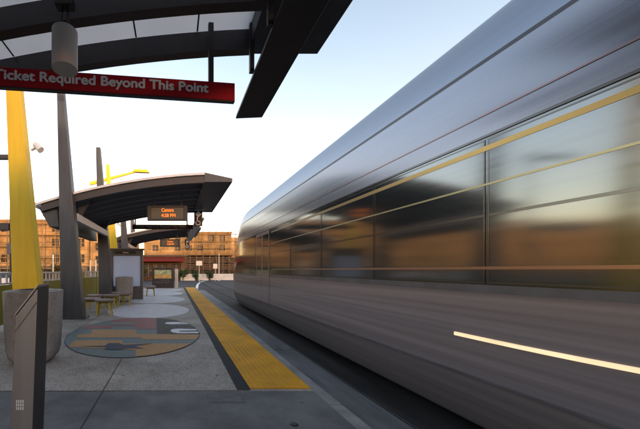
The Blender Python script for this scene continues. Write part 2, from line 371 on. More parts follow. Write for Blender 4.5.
# ------------------------------------------------------------------ paving discs
def ell(cx, cy, rx, ry, n=64): return [(cx+rx*math.cos(2*math.pi*i/n), cy+ry*math.sin(2*math.pi*i/n)) for i in range(n)]
def clip(poly, conv):
    out = list(poly)
    for i in range(len(conv)):
        a = conv[i]; b = conv[(i+1)%len(conv)]; inp = out; out = []
        side = lambda p: (b[0]-a[0])*(p[1]-a[1])-(b[1]-a[1])*(p[0]-a[0])
        for j in range(len(inp)):
            p, q = inp[j-1], inp[j]; sp, sq = side(p), side(q)
            if (sp >= 0) != (sq >= 0):
                t = sp/(sp-sq); out.append((p[0]+(q[0]-p[0])*t, p[1]+(q[1]-p[1])*t))
            if sq >= 0: out.append(q)
    return out
RX, RY = 1.28, 1.79
mo = empty('paving_mosaic', (-.77,6.04,0), 'oval paving mosaic of ochre, teal, mauve and black shapes set in the grey platform', 'paving mosaic')
E0 = ell(0,0,RX,RY); E1 = ell(0,0,RX-.014,RY-.018)
def flat(poly, z, m, name, parent):
    poly = [p for p in poly]
    bm = bmesh.new(); f = bm.faces.new([bm.verts.new((x,y,z)) for x,y in poly]); bm.normal_update()
    if f.normal.z < 0: f.normal_flip()
    bmesh.ops.triangulate(bm, faces=bm.faces[:])
    me = bpy.data.meshes.new(name); bm.to_mesh(me); bm.free(); me.materials.append(m)
    o = bpy.data.objects.new(name, me); C.objects.link(o); o.parent = parent; return o
flat(E0, .005, M['m_navy'], 'rim', mo); flat(E1, .008, M['m_teal'], 'ground_field', mo)
shapes = [
 ('mauve_shape','m_mauve',[(-.799,1.939),(.285,2.157),(.397,.263),(-.023,.263),(-.065,.597),(-.618,.597),(-.815,1.536)]),
 ('mauve_shape','m_mauve',[(-1.16,.289),(-1.169,.686),(-.62,.686),(-.555,.37)]),
 ('ochre_shape','m_ochre',[(-.938,.21),(-.016,.21),(.036,-.203),(1.366,-.271),(1.324,-.683),(.185,-.683),(.168,-.525),(-1.027,-.525),(-1.076,-.271),(-.832,-.181)]),
 ('ochre_shape','m_ochre',[(-.979,-.74),(-.14,-.74),(-.1,-.972),(1.125,-.972),(.938,-1.467),(.644,-1.85),(.232,-1.85),(.174,-1.396),(-.948,-1.201)]),
 ('black_shape','m_black',[(.271,2.387),(.798,2.387),(1.515,1.172),(1.371,-.226),(.441,-.226)]),
]
for i, (n_, m_, p_) in enumerate(shapes): flat(clip(p_, E1), .011+i*.0002, M[m_], n_, mo)
flat([(-.724,1.103),(-.17,1.103),(-.124,.747),(-.65,.747)], .0145, M['m_grey'], 'grey_shape', mo)
flat([(-.797,-1.17),(-.361,-1.122),(-.336,-.955),(-.166,-.955),(-.062,-1.073),(.428,-.972),(.137,-1.17),(.314,-1.323),(.074,-1.293),(-.105,-1.396),(-.328,-1.353),(-.316,-1.232)], .0145, M['m_navy'], 'star_shape', mo)
flat(clip([(.561,.937),(.575,1.02),(.62,1.075),(.72,1.10),(.913,1.11),(1.197,1.069),(1.235,.937),(1.134,.84),(.75,.80),(.634,.83),(.58,.87)], E1), .0145, M['m_white'], 'white_shape', mo)
flat(clip([(.699,.058),(.705,.15),(.739,.236),(.80,.28),(.897,.289),(1.272,.236),(1.22,.10),(.90,.075),(.87,.02),(.89,-.03),(1.27,-.02),(1.24,-.16),(.838,-.17),(.74,-.088)], E1), .0145, M['m_white'], 'white_shape', mo)
flat(clip([(.92,.95),(.90,.98),(.92,1.01),(1.27,1.0),(1.27,.96)], E1), .0165, M['m_black'], 'slit_shape', mo)
disc0 = None
discs = ['pale lavender grey oval disc just beyond the colourful paving mosaic','pale oval paving disc beside the blue information kiosk','third pale oval paving disc, well past the blue kiosk','farthest pale oval disc in front of the dark poster board']
for i, yc in enumerate((9.40, 12.85, 16.05, 18.95)):
    if disc0 is None:
        o = MB().prism(ell(0,0,1.25,1.62 if i else 1.64), -.03, .006).build('paving_disc', M['disc']); disc0 = o; o.location = (-.78, yc, 0)
        tag(o, discs[i], 'paving disc', 'pale oval discs along the platform')
    else:
        o = dup(disc0, (-.78, yc, 0), discs[i]); o.scale = (1, 1 if i < 3 else .93, 1)
cp = MB().box(-.17,.17,-.10,.10,-.05,.006).build('access_cover', M['cover'], bevel=.004); cp.location = (.5, 2.93, 0); tag(cp, 'small rectangular access cover by the end of the yellow strip', 'access cover')
dc = MB().lathe([(.035,-.03),(.035,.004),(.026,.009),(.001,.010)], 16).build('drain_cap', M['black']); dc.location = (.97, 2.43, 0); tag(dc, 'small round black cap set in the dark front paving', 'drain cap')

# ------------------------------------------------------------------ canopies
def HX(x): return 2.3-.0323*(1.4-min(x,1.4))**2
def arc(mb, y0, y1, d0, d1, x0=-3.48, x1=.80, n=18, mi=0):
    xs = [x0+(x1-x0)*i/n for i in range(n+1)]; vs = []
    for x in xs:
        z = HX(x)+EYE; vs += [(x,y0,z+d0),(x,y1,z+d0),(x,y1,z+d1),(x,y0,z+d1)]
    fs = [(0,1,2,3)]+[(4*n+3,4*n+2,4*n+1,4*n)]
    for i in range(n):
        a = 4*i; b = a+4
        fs += [(a,b,b+1,a+1),(a+1,b+1,b+2,a+2),(a+2,b+2,b+3,a+3),(a+3,b+3,b,a)]
    mb.add(vs, fs, mi); return mb
def make_canopy():
    r = empty('platform_canopy', (0,1.15,0), 'canopy overhead at top left with white panels between dark curved ribs', 'canopy', 'curved canopies along the platform')
    arc(MB(), -2.1, 2.1, .203, .225, -3.6, .8).build('ceiling_sheet', M['sheet'], r, smooth=30)
    t = MB(); arc(t, -2.15, -2.103, .19, .25, -3.6, .8); arc(t, 2.103, 2.14, .19, .25, -3.6, .8); t.box(-3.66,-3.601,-2.14,2.14,HX(-3.6)+EYE+.15,HX(-3.6)+EYE+.27)
    t.build('roof_sheet', M['edge_metal'], r, smooth=30)
    for yy in (-1.45,-.85,-.25,.35,.95,1.45): arc(MB(), yy-.05, yy+.05, 0, .20).build('rib', M['dark_steel'], r, smooth=30)
    for yy in (-2.05, 2.0): arc(MB(), yy-.05, yy+.05, -.0, .2025).build('fascia', M['dark_steel'], r, smooth=30)
    s = MB()
    for j in range(7):
        x = 0.24-.63*j; z = HX(x)+EYE+.203
        s.box(x-.008,x+.008,-1.99,1.94,z-.006,z-.001)
    for yy in (-1.75,-1.15,.65,1.2,1.72): arc(s, yy-.006, yy+.006, .196, .2025)
    s.build('panel_joints', M['dark_steel'], r)
    MB().hexa([(-3.30,-2.0,EYE+1.14),(-3.05,-2.0,EYE+1.14),(-3.05,1.95,EYE+1.14),(-3.30,1.95,EYE+1.14)],[(-3.56,-2.0,EYE+1.6),(-3.1,-2.0,EYE+1.6),(-3.1,1.95,EYE+1.6),(-3.56,1.95,EYE+1.6)]).build('edge_beam', M['slate'], r, bevel=.01)
    MB().hexa([(.78,-2.1,EYE+2.30),(1.53,-2.1,EYE+2.30),(1.53,2.05,EYE+2.30),(.78,2.05,EYE+2.30)], [(.78,-2.1,EYE+2.56),(1.53,-2.1,EYE+2.40),(1.53,2.05,EYE+2.40),(.78,2.05,EYE+2.56)]).build('edge_wing', M['slate'], r, bevel=.008)
    MB().box(-2.68,-2.54,-2.0,1.7,EYE+1.30,EYE+1.50).build('pylon_beam', M['light_steel'], r, bevel=.008)
    for yy in (-2.15, 1.72):
        b = MB(); b.hexa([(-2.875,yy-.17,0),(-2.325,yy-.17,0),(-2.325,yy+.17,0),(-2.875,yy+.17,0)], [(-3.02,yy-.08,6.0),(-2.86,yy-.08,6.0),(-2.86,yy+.08,6.0),(-3.02,yy+.08,6.0)])
        p = b.build('pylon', M['slate'], r, bevel=.012)
        q = MB().box(-2.95,-2.25,yy-.24,yy+.24,.002,.02)
        for sx in (-2.91,-2.29):
            for sy in (-.2,.2): q.tube((sx,yy+sy,.02),(sx,yy+sy,.05),.016,n=6)
        q.build('base_plate', M['slate'], p)
    for yy in (-1.6, 1.3):
        b = MB().hexa([(-2.66,yy-.04,EYE+1.51),(-2.56,yy-.04,EYE+1.51),(-2.56,yy+.04,EYE+1.51),(-2.66,yy+.04,EYE+1.51)],[(-2.66,yy-.04,EYE+1.98),(-2.3,yy-.04,EYE+1.98),(-2.3,yy+.04,EYE+1.98),(-2.66,yy+.04,EYE+1.98)])
        b.build('bracket', M['slate'], r)
    return r
can = make_canopy()
dup(can, (0,9.95,0), 'whole grey canopy in the middle of the platform with the first amber display under it')
dup(can, (0,18.9,0), 'small farthest canopy, seen under the middle one at the platform end')

# long suspended panels along the track side
def hang_panel(y0, y1, x0, label, tint, rods):
    r = empty('hanging_panel', (0,y0,0), label, 'hanging panel', 'long panels hung along the track side of the canopies'); L = y1-y0
    MB().hexa([(x0,0,EYE+1.99),(x0+.35,0,EYE+2.005),(x0+.35,L,EYE+2.005),(x0,L,EYE+1.99)],[(x0+.01,0,EYE+2.045),(x0+.34,0,EYE+2.055),(x0+.34,L,EYE+2.055),(x0+.01,L,EYE+2.045)]).build('panel', tint, r, bevel=.006)
    for yy in rods: MB().box(x0-.045,x0-.001,yy-y0-.022,yy-y0+.022,EYE+2.0,EYE+2.52).build('hanger', M['dark_steel'], r)
    return r
hang_panel(-2.6, 3.95, .81, 'long dark panel hanging diagonally overhead at the canopy edge', M['dark_steel'], (3.04,2.46,1.3,0,-.6))
hang_panel(11.75, 20.4, .85, 'grey panel hung beyond the middle canopy, its near end bearing white symbols', M['light_steel'], (11.9,17.2,19.2))
# symbol plates
def symbol(loc, label):
    r = empty('symbol_sign', loc, label, 'symbol sign', 'white accessibility symbol plates')
    MB().box(-.16,.16,0,.04,-.30,.30).build('plate', M['dark_steel'], r, bevel=.006)
    MB().add([(0,-.004,.04),(.12,-.004,.16),(0,-.004,.28),(-.12,-.004,.16)], [(0,1,2,3)]).build('diamond', M['sign_white'], r)
    k = MB()                                         # seated figure on a wheel
    n = 20; a0, a1 = R(150), R(400)
    for i in range(n):
        a = a0+(a1-a0)*i/n; b = a0+(a1-a0)*(i+1)/n
        k.add([(math.cos(a)*r_-.01,-.004,math.sin(a)*r_-.17) for r_ in (.07,.095)]+[(math.cos(b)*r_-.01,-.004,math.sin(b)*r_-.17) for r_ in (.095,.07)], [(0,3,2,1)])
    k.add([(-.05,-.004,-.10),(-.02,-.004,-.10),(-.02,-.004,-.01),(-.05,-.004,-.01)], [(0,1,2,3)])
    k.add([(-.019,-.004,-.13),(.06,-.004,-.13),(.06,-.004,-.10),(-.019,-.004,-.10)], [(0,1,2,3)])
    k.add([(.061,-.004,-.24),(.09,-.004,-.24),(.07,-.004,-.10),(.061,-.004,-.10)], [(0,1,2,3)])
    k.add([(-.035+.03*math.cos(t*math.pi/4),-.004,.02+.03*math.sin(t*math.pi/4)) for t in range(8)], [tuple(range(8))])
    k.build('wheelchair_symbol', M['sign_white'], r)
    return r
s0 = symbol((.93,11.5,EYE+1.98), 'near plate with white diamond and wheelchair symbol at the hung grey panel')
dup(s0, (.90,20.6,EYE+1.80), 'far white symbol plate beyond the grey panel, under the farthest canopy')

# red ticket sign
def ticket_sign():
    r = empty('ticket_sign', (.61,3.0,EYE+1.782), 'red sign reading Ticket Required Beyond This Point, hung from canopy', 'sign', 'ticket signs hung across the platform', rz=R(6.2))
    MB().box(-2.42,0,0,.05,-.0875,.0875).build('board', M['red'], r, bevel=.006)
    MB().box(-2.42,-.001,.002,.048,-.099,-.089).build('bottom_trim', M['dark_steel'], r)
    text('lettering', 'Ticket Required Beyond This Point', .125, M['sign_white'], r, (-2.275,-.004,.012), bold=.0045, width=2.0)
    for xx, top in ((-.24,.68), (-2.3,.30)): MB().box(xx-.025,xx+.025,.008,.045,.089,top).build('hanger', M['dark_steel'], r)
    return r
ts = ticket_sign()
ts2 = dup(ts, (.76,11.95,EYE+1.72), 'dark distant ticket sign bar hung below the first amber display', rz=R(1))
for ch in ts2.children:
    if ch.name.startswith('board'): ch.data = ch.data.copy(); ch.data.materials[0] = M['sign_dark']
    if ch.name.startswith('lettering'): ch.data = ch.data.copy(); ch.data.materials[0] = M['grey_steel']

# cylinder downlight
r = empty('cylinder_light', (-.88,2.42,EYE+1.615), 'cream cylinder light hanging in front of the red sign', 'light')
MB().lathe([(.085,.0),(.098,.0),(.1,.006),(.1,.305),(.094,.31)], 32).build('housing', M['cyl'], r, smooth=40)
MB().lathe([(.083,.006),(.08,.004)], 24).build('lens', M['black'], r)
k = MB().box(-.05,.05,-.05,.05,.311,.335)
for sx in (-.04,.04): k.tube((sx,0,.33),(sx*.4,0,.50),.008)
k.box(-.07,.07,-.04,.04,.50,.56); k.build('bracket', M['black'], r)

# amber displays
def led(loc, label):
    r = empty('message_display', loc, label, 'display', 'amber message displays under the canopies')
    k = MB().box(-.60,.60,.02,.16,-.22,.22); k.box(-.6,-.49,-.02,.019,-.22,.22); k.box(.49,.6,-.02,.019,-.22,.22); k.box(-.489,.489,-.02,.019,.17,.22); k.box(-.489,.489,-.02,.019,-.22,-.17)
    k.build('case', M['dark_steel'], r, bevel=.005)
    MB().box(-.488,.488,.005,.0195,-.169,.169).build('screen', M['led_face'], r)
    text('message', 'Camera', .15, M['led'], r, (-.17,.0,.085), bold=.004, width=.36)
    text('clock', '4:28 PM', .135, M['led'], r, (-.18,.0,-.075), bold=.004, width=.42)
    for xx in (-.42,.42): MB().tube((xx,.09,.221),(xx,.09,.62),.022,n=8).build('hanger', M['dark_steel'], r)
    return r
l0 = led((-.2,9.0,EYE+1.71), 'larger amber text display hung under the middle canopy')
dup(l0, (-.24,17.95,EYE+1.62), 'smaller far amber text display under the farthest canopy')

# ------------------------------------------------------------------ yellow lamp pylons
def yellow_pylon():
    r = empty('lamp_pylon', (-2.51,5.3,0), 'broad yellow tapered pylon behind the concrete bin at left', 'lamp pylon', 'yellow lamp pylons')
    m_ = MB().hexa([(-.25,-.13,0),(.25,-.13,0),(.25,.13,0),(-.25,.13,0)],[(-.49,-.06,6.2),(-.35,-.06,6.2),(-.35,.06,6.2),(-.49,.06,6.2)]).build('mast', M['yellow'], r, bevel=.01)
    MB().box(-.36,.36,-.22,.22,.002,.02).build('base_plate', M['yellow'], m_)
    MB().hexa([(-1.25,-.05,5.22),(.95,-.04,5.84),(.95,.04,5.84),(-1.25,.05,5.22)],[(-1.25,-.05,5.38),(.95,-.04,5.92),(.95,.04,5.92),(-1.25,.05,5.38)]).build('arm', M['yellow'], r, bevel=.006)
    MB().hexa([(.80,-.11,5.84),(1.55,-.09,5.80),(1.55,.09,5.80),(.80,.11,5.84)],[(.80,-.10,5.97),(1.45,-.07,5.95),(1.45,.07,5.95),(.80,.10,5.97)]).build('lamp_head', M['yellow'], r, bevel=.02)
    f = MB().tube((.0,-.02,3.36),(.13,-.06,3.40),.022,n=10).build('floodlight_arm', M['lamp_white'], r)
    MB().tube((.09,-.065,3.44),(.20,-.09,3.33),.052,.06,n=18).build('floodlight', M['lamp_white'], f, smooth=40)
    return r
yp = yellow_pylon()
yp2 = dup(yp, (-2.7,14.1,0), 'distant yellow lamp pylon with arm rising behind the middle canopy')

# dark signal pole at far left
r = empty('signal_pole', (-4.55,8.4,STREET), 'dark slim pole with two side arms at far left behind the yellow pylon', 'pole')
MB().tube((0,0,0),(0,0,4.95),.06,.045,14).build('pole', M['dark_steel'], r, smooth=40)
MB().box(-1.2,-.04,-.05,.05,4.70,4.83).build('arm', M['dark_steel'], r, bevel=.01)
MB().box(-1.6,-.05,-.06,.06,2.72,2.92).build('arm', M['dark_steel'], r, bevel=.01)
MB().box(-.07,.1,-.12,-.05,2.05,2.35).build('control_box', M['grey_steel'], r, bevel=.01)

# ------------------------------------------------------------------ platform furniture
r = empty('card_validator', (-.96,1.96,0), 'tall brushed steel post with slanted top at lower left', 'validator post')
k = MB(); k.add([(-.085,-.08,0),(.062,-.08,0),(.062,.09,0),(-.085,.09,0), (-.031,-.08,.962),(.105,-.08,1.135),(.105,.09,1.135),(-.031,.09,.962)],
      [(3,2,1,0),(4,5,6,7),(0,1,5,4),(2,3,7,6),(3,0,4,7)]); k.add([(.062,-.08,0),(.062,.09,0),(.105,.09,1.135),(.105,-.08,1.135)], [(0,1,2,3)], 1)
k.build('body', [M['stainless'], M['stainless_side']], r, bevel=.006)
MB().hexa([(-.035,-.084,.962),(.109,-.084,1.146),(.109,.094,1.146),(-.035,.094,.962)],[(-.036,-.084,.976),(.109,-.084,1.162),(.109,.094,1.162),(-.036,.094,.976)]).build('cap', M['stainless'], r, bevel=.004)
k = MB()
k.hexa([(-.034,-.083,.868),(-.030,-.083,.868),(-.030,-.0801,.868),(-.034,-.0801,.868)],[(.098,-.083,1.05),(.102,-.083,1.05),(.102,-.0801,1.05),(.098,-.0801,1.05)])
k.build('seam', M['stainless_side'], r)
k = MB()
for i in range(4):
    for j in range(3): k.box(-.028+i*.013,-.021+i*.013,-.0835,-.0802,.375+j*.022,.392+j*.022)
k.build('speaker_slots', M['chrome'], r)

def make_bin():
    r = empty('litter_bin', (-1.93,4.15,0), 'big pebbled concrete bin behind the steel post', 'litter bin', 'pebbled concrete bins')
    prof = [(.16,.004),(.27,.02),(.335,.08),(.365,.18),(.385,.5),(.40,.95),(.40,.965),(.37,.975),(.30,.975)]
    n = 32; vs = []; fs = []
    for rad, z in prof:
        for i in range(n):
            t = 2*math.pi*i/n; c, s = math.cos(t), math.sin(t); e = .55; rad_ = rad*.86
            vs.append((rad_*math.copysign(abs(c)**e, c), rad_*.95*math.copysign(abs(s)**e, s), z))
    for q in range(len(prof)-1):
        for i in range(n): fs.append((q*n+i, q*n+(i+1)%n, (q+1)*n+(i+1)%n, (q+1)*n+i))
    fs.append(tuple(range(n-1,-1,-1)))
    MB().add(vs, fs).build('body', M['bin_concrete'], r, smooth=50)
    MB().lathe([(.31,.955),(.31,.978),(.2,.985),(.19,.96)], 28).build('lid', M['dark_steel'], r, smooth=40)
    return r
b0 = make_bin()
dup(b0, (-1.98,12.0,0), 'grey concrete bin standing in front of the blue information kiosk')

def make_stool():
    r = empty('stool', (-1.9,8.2,0), 'nearest grey stool on yellow legs by the dark pylon', 'stool', 'grey stools on yellow legs')
    k = MB().prism([( .26*math.copysign(abs(math.cos(t))**.6, math.cos(t)), .2*math.copysign(abs(math.sin(t))**.6, math.sin(t))) for t in [2*math.pi*i/24 for i in range(24)]], .40, .455)
    k.build('seat', M['seat'], r, bevel=.01)
    for sx in (-1,1):
        for sy in (-1,1):
            MB().hexa([(sx*.19-.015,sy*.14-.013,0),(sx*.19+.015,sy*.14-.013,0),(sx*.19+.015,sy*.14+.013,0),(sx*.19-.015,sy*.14+.013,0)],[(sx*.15-.022,sy*.1-.018,.4),(sx*.15+.022,sy*.1-.018,.4),(sx*.15+.022,sy*.1+.018,.4),(sx*.15-.022,sy*.1+.018,.4)]).build('leg', M['yellow_leg'], r)
    MB().box(-.15,.15,-.012,.012,.34,.40).build('stretcher', M['yellow_leg'], r)
    return r
st = make_stool()
for x, y, rz, lb in ((-2.35,8.55,.2,'stool half behind the nearest stool, touching the dark pylon in view'), (-2.55,9.7,.1,'stool behind the front pair, close to the olive fence'), (-2.05,9.75,-.1,'stool in the middle of the cluster, left of the concrete bin'),
                     (-1.72,10.4,.1,'stool directly in front of the concrete bin, rightmost of the near cluster'), (-2.0,10.9,.0,'farthest stool of the near cluster, tucked before the concrete bin'),
                     (-1.12,14.3,.1,'stool on yellow legs right of the blue kiosk, nearer of two'), (-1.2,15.3,.1,'stool on yellow legs beyond the blue kiosk, farther of two')):
    dup(st, (x,y,0), lb, R(rz*90))

# information kiosk
r = empty('information_kiosk', (-2.02,12.9,0), 'information kiosk with blank pale blue panel and dark header', 'kiosk')
k = MB().box(-.69,-.58,-.12,.12,.004,2.1); k.box(.58,.69,-.12,.12,.004,2.1); k.box(-.579,.579,-.1,.1,.004,.56); k.box(-.579,.579,-.1,.1,1.86,2.1); k.box(-.74,.74,-.16,.16,2.102,2.17)
k.build('frame', M['kiosk'], r, bevel=.008)
MB().box(-.578,.578,-.06,-.02,.562,1.858).build('panel', M['blue_panel'], r)
MB().box(-.5,.4,-.112,-.102,1.94,2.05).build('header_plate', M['black'], r)
text('header_lettering', 'Station', .07, M['sign_white'], r, (-.16,-.116,1.995), bold=.002, width=.24)

# poster board
r = empty('poster_board', (-.77,21.0,0), 'dark framed board with a green and yellow poster at the platform end', 'poster board')
k = MB().box(-.76,-.60,-.08,.08,.004,1.42); k.box(.60,.76,-.08,.08,.004,1.42); k.box(-.599,.599,-.07,.07,.004,.66); k.box(-.599,.599,-.07,.07,1.26,1.40); k.build('frame', M['dark_steel'], r, bevel=.01)
MB().box(-.598,.598,-.04,.0,.955,1.258).build('poster_top', M['poster_a'], r); MB().box(-.598,.598,-.04,.0,.662,.952).build('poster_bottom', M['poster_b'], r)
k = MB()
for i in range(6): k.box(-.5+i*.17,-.40+i*.17,-.076,-.071,.36+.02*(i%2),.42)
for i in range(3): k.box(-.1+i*.2,.05+i*.2,-.076,-.071,.53,.56)
k.build('caption_marks', M['grey_steel'], r)
o = MB().box(-.12,.12,-.05,.05,.0,1.3).build('cabinet', M['barrier'], bevel=.02); o.location = (.18,21.9,STREET+.004); o.scale.z = 1.3
tag(o, 'narrow cream utility cabinet just right of the poster board', 'cabinet')

# ------------------------------------------------------------------ platform fence
r = empty('platform_fence', (-3.62,5,0), 'olive panel fence with silver railing along the left platform side', 'fence')
y0 = -7.
while y0 < 15.5:
    MB().box(-.02,.02,y0+.04,y0+1.96,.10,.93).build('panel', M['olive'], r)
    MB().box(-.035,.035,y0-.035,y0+.035,.0,1.20).build('post', M['olive'], r)
    rl = MB().box(-.025,.025,y0+.036,y0+1.964,1.155,1.20); rl.box(-.02,.02,y0+.036,y0+1.964,.94,.975)
    yy = y0+.25
    while yy < y0+1.9: rl.box(-.012,.012,yy-.025,yy+.025,.976,1.154); yy += .24
    rl.build('railing', M['galv'], r)
    y0 += 2.0

# ------------------------------------------------------------------ train
def make_train():
    XL = 2.72; XC = XL+1.33; YB = -16.; YN = 11.6
    r = empty('light_rail_train', (0,0,0), 'silver light rail train with mirror-dark windows passing along the right track', 'train')
    prof = [(.85,-.20),(1.20,-.20),(1.27,-.06),(1.31,.10),(1.33,.28),(1.33,1.05),(1.33,1.12),(1.33,2.40),(1.33,3.06),(1.325,3.10),
            (1.31,3.22),(1.275,3.36),(1.21,3.49),(1.11,3.60),(.96,3.69),(.75,3.75),(.4,3.79),(0,3.80)]
    ts = [0,.06,.12,.2,.28,.36,.44,.52,.6,.68,.76,.84,.9,.95,1.0]
    def ring(p, t):
        x, z = p
        yend = 16.0-max(0, z-1.0)**1.5*.62-max(0, .4-z)*.7
        y = YN+(yend-YN)*t
        k = 1-.30*t**2.4-.18*t**8
        zz = z-(.55*t**2*max(0,z-2.2)/1.6)+(.12*t**2 if z < 0 else 0)
        return x*k, y, zz
    stations = [YB]+[YB+(YN-YB)*i/12 for i in range(1,12)]
    def loft(i0, i1, name, m, both=True, parent=r):
        mb = MB()
        for s in ((-1,1) if both else (-1,)):
            rings = [[(XC+s*p[0], y, p[1]) for p in prof[i0:i1+1]] for y in stations]
            for t in ts:
                rr = [ring(p, t) for p in prof[i0:i1+1]]
                rings.append([(XC+s*a, b, c) for a,b,c in rr])
            n = i1-i0+1; vs = [v for q in rings for v in q]; fs = []
            for a in range(len(rings)-1):
                for b in range(n-1):
                    q = (a*n+b, a*n+b+1, (a+1)*n+b+1, (a+1)*n+b)
                    fs.append(q if s > 0 else q[::-1])
            mb.add(vs, fs)
        return mb.build(name, m, parent, smooth=28)
    loft(0, 4, 'skirt', M['t_skirt']); loft(4, 5, 'body', M['t_lower']); loft(5, 6, 'belt_line', M['t_line'])
    loft(6, 7, 'window_band', M['t_band']); loft(7, 8, 'upper_panel', M['t_upper']); loft(8, 9, 'gutter', M['t_line']); loft(9, 17, 'roof', M['t_roof'])
    # nose cap and tail bulkhead
    for name, tt, yv, m_ in (('windscreen', 1.0, None, M['t_pane']), ('end_bulkhead', None, YB, M['t_lower'])):
        mb = MB(); rows = []
        for p in prof:
            a, b, c = ring(p, 1.0) if tt else (p[0], yv, p[1]); rows.append((a,b,c))
        vs = []; fs = []
        for a,b,c in rows: vs += [(XC-a,b,c),(XC+a,b,c)]
        for i in range(len(rows)-1): fs.append((2*i,2*i+1,2*i+3,2*i+2))
        mb.add(vs, fs).build(name, m_, r)
    # side windows: frame + two panes, seals between
    X = XL
    def window(y0, y1):
        f = MB(); xx = X-.004
        for (a,b,c,d) in ((y0,y0+.012,1.135,2.385),(y1-.012,y1,1.135,2.385),(y0+.0125,y1-.0125,1.135,1.147),(y0+.0125,y1-.0125,2.373,2.385),(y0+.0125,y1-.0125,1.715,1.737)):
            f.box(xx,X-.0005,a,b,c,d)
        o = f.build('window', M['t_seal'], r)
        MB().box(X-.0025,X-.0006,y0+.013,y1-.013,1.148,1.714).build('pane', M['t_pane'], o)
        MB().box(X-.0025,X-.0006,y0+.013,y1-.013,1.738,2.372).build('hopper_pane', M['t_pane'], o)
    yy = 11.3
    doors = [(8.55,9.95),(-.35,1.05),(-9.3,-7.9)]
    edges = [(10.05,11.35)]
    for a, b in ((1.15,8.45),(-7.8,-.45),(-15.8,-9.4)):
        n = round((b-a)/1.46); st_ = (b-a)/n
        edges += [(a+i*st_+.012, a+(i+1)*st_-.012) for i in range(n)]
    for a, b in edges: window(a, b)
    for a, b in doors:
        m0 = (a+b)/2
        for u, v in ((a+.006, m0-.004), (m0+.004, b-.006)):
            d = MB(); xx = X-.006
            d.box(xx,X-.0008,u,v,.30,1.16); d.box(xx,X-.0008,u,u+.06,1.161,2.30); d.box(xx,X-.0008,v-.06,v,1.161,2.30); d.box(xx,X-.0008,u,v,2.301,2.40)
            o = d.build('door', M['t_lower'], r)
            MB().box(X-.004,X-.0012,u+.062,v-.062,1.163,2.298).build('door_pane', M['t_pane'], o)
    # trim lines, painted light streaks and the glowing trail strip
    MB().box(X-.012,X-.001,YB+.05,YN,2.405,2.425).build('trim_line', M['t_seal'], r)
    for nm, mk, ya, za, zb in (('gold_streak','s_gold',8.4,2.285,2.33),('pale_streak','s_pale',8.4,1.985,2.003),('red_streak','s_red',YN,2.60,2.612),('orange_streak','s_orange',8.4,1.255,1.28)):
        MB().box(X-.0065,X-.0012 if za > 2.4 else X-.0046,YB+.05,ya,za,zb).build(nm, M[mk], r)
    MB().box(X-.012,X-.001,YB+.05,YN,.272,.292).build('trim_line', M['t_line'], r)
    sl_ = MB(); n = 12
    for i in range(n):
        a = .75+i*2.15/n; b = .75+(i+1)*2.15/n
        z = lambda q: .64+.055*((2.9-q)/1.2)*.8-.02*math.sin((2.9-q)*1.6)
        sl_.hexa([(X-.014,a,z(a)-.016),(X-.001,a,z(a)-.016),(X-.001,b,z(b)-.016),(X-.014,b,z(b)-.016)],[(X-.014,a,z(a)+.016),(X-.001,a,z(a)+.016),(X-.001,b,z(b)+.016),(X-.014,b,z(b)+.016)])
    sl_.build('light_trail', M['t_side'], r)  # emissive strip shaped as the trail of a moving side lamp
    # roof equipment, underframe, bogies
    for a, b in ((-13,-9),(-4,-1),(4,7.2)): MB().hexa([(XC-.75,a,3.7),(XC+.75,a,3.7),(XC+.75,b,3.7),(XC-.75,b,3.7)],[(XC-.55,a+.15,3.98),(XC+.55,a+.15,3.98),(XC+.55,b-.15,3.98),(XC-.55,b-.15,3.98)]).build('roof_unit', M['t_roof'], r, bevel=.04)
    MB().box(XC-.95,XC+.95,YB+.3,12.4,-.22,-.12).build('underframe', M['t_under'], r)
    for yc in (10.2, -1.8, -13):
        g_ = MB().box(XC-.9,XC+.9,yc-1.2,yc+1.2,-.20,.1).build('bogie', M['t_under'], r)
        for dy in (-.85,.85):
            for dx in (-.72,.72): MB().tube((XC+dx-.06,yc+dy,STREET+.03+.30),(XC+dx+.06,yc+dy,STREET+.03+.30),.30,n=24).build('wheel', M['rail'], g_)
    for s in (-1,1): MB().box(XC+s*.7-.14,XC+s*.7+.14,15.5,15.78,.62,.80).build('headlight', M['t_lamp'], r, bevel=.02)
    return r
make_train()

# ------------------------------------------------------------------ far side: buildings, scaffold, shop
def facade(x0, x1, z0, z1, y, wins, m, parent, name='wall', depth=.35, back=9., splits=()):
    """front wall with real openings; wins = list of (xa, xb, za, zb)"""
    xs = sorted({x0,x1,*[w_[0] for w_ in wins],*[w_[1] for w_ in wins]}); zs = sorted({z0,z1,*[w_[2] for w_ in wins],*[w_[3] for w_ in wins]})
    mb = MB()
    for i in range(len(xs)-1):
        for j in range(len(zs)-1):
            cx = (xs[i]+xs[i+1])/2; cz = (zs[j]+zs[j+1])/2
            if any(w_[0]<cx<w_[1] and w_[2]<cz<w_[3] for w_ in wins): continue
            mb.add([(xs[i],y,zs[j]),(xs[i+1],y,zs[j]),(xs[i+1],y,zs[j+1]),(xs[i],y,zs[j+1])], [(0,1,2,3)])
    for a,b,c,d in wins:
        mb.add([(a,y,c),(b,y,c),(b,y,d),(a,y,d),(a,y+depth,c),(b,y+depth,c),(b,y+depth,d),(a,y+depth,d)], [(0,4,5,1),(1,5,6,2),(2,6,7,3),(3,7,4,0)])
    mb.add([(x0,y,z0),(x1,y,z0),(x1,y,z1),(x0,y,z1),(x0,y+back,z0),(x1,y+back,z0),(x1,y+back,z1),(x0,y+back,z1)], [(0,3,7,4),(1,5,6,2),(3,2,6,7),(4,7,6,5)])
    return mb.build(name, m, parent)
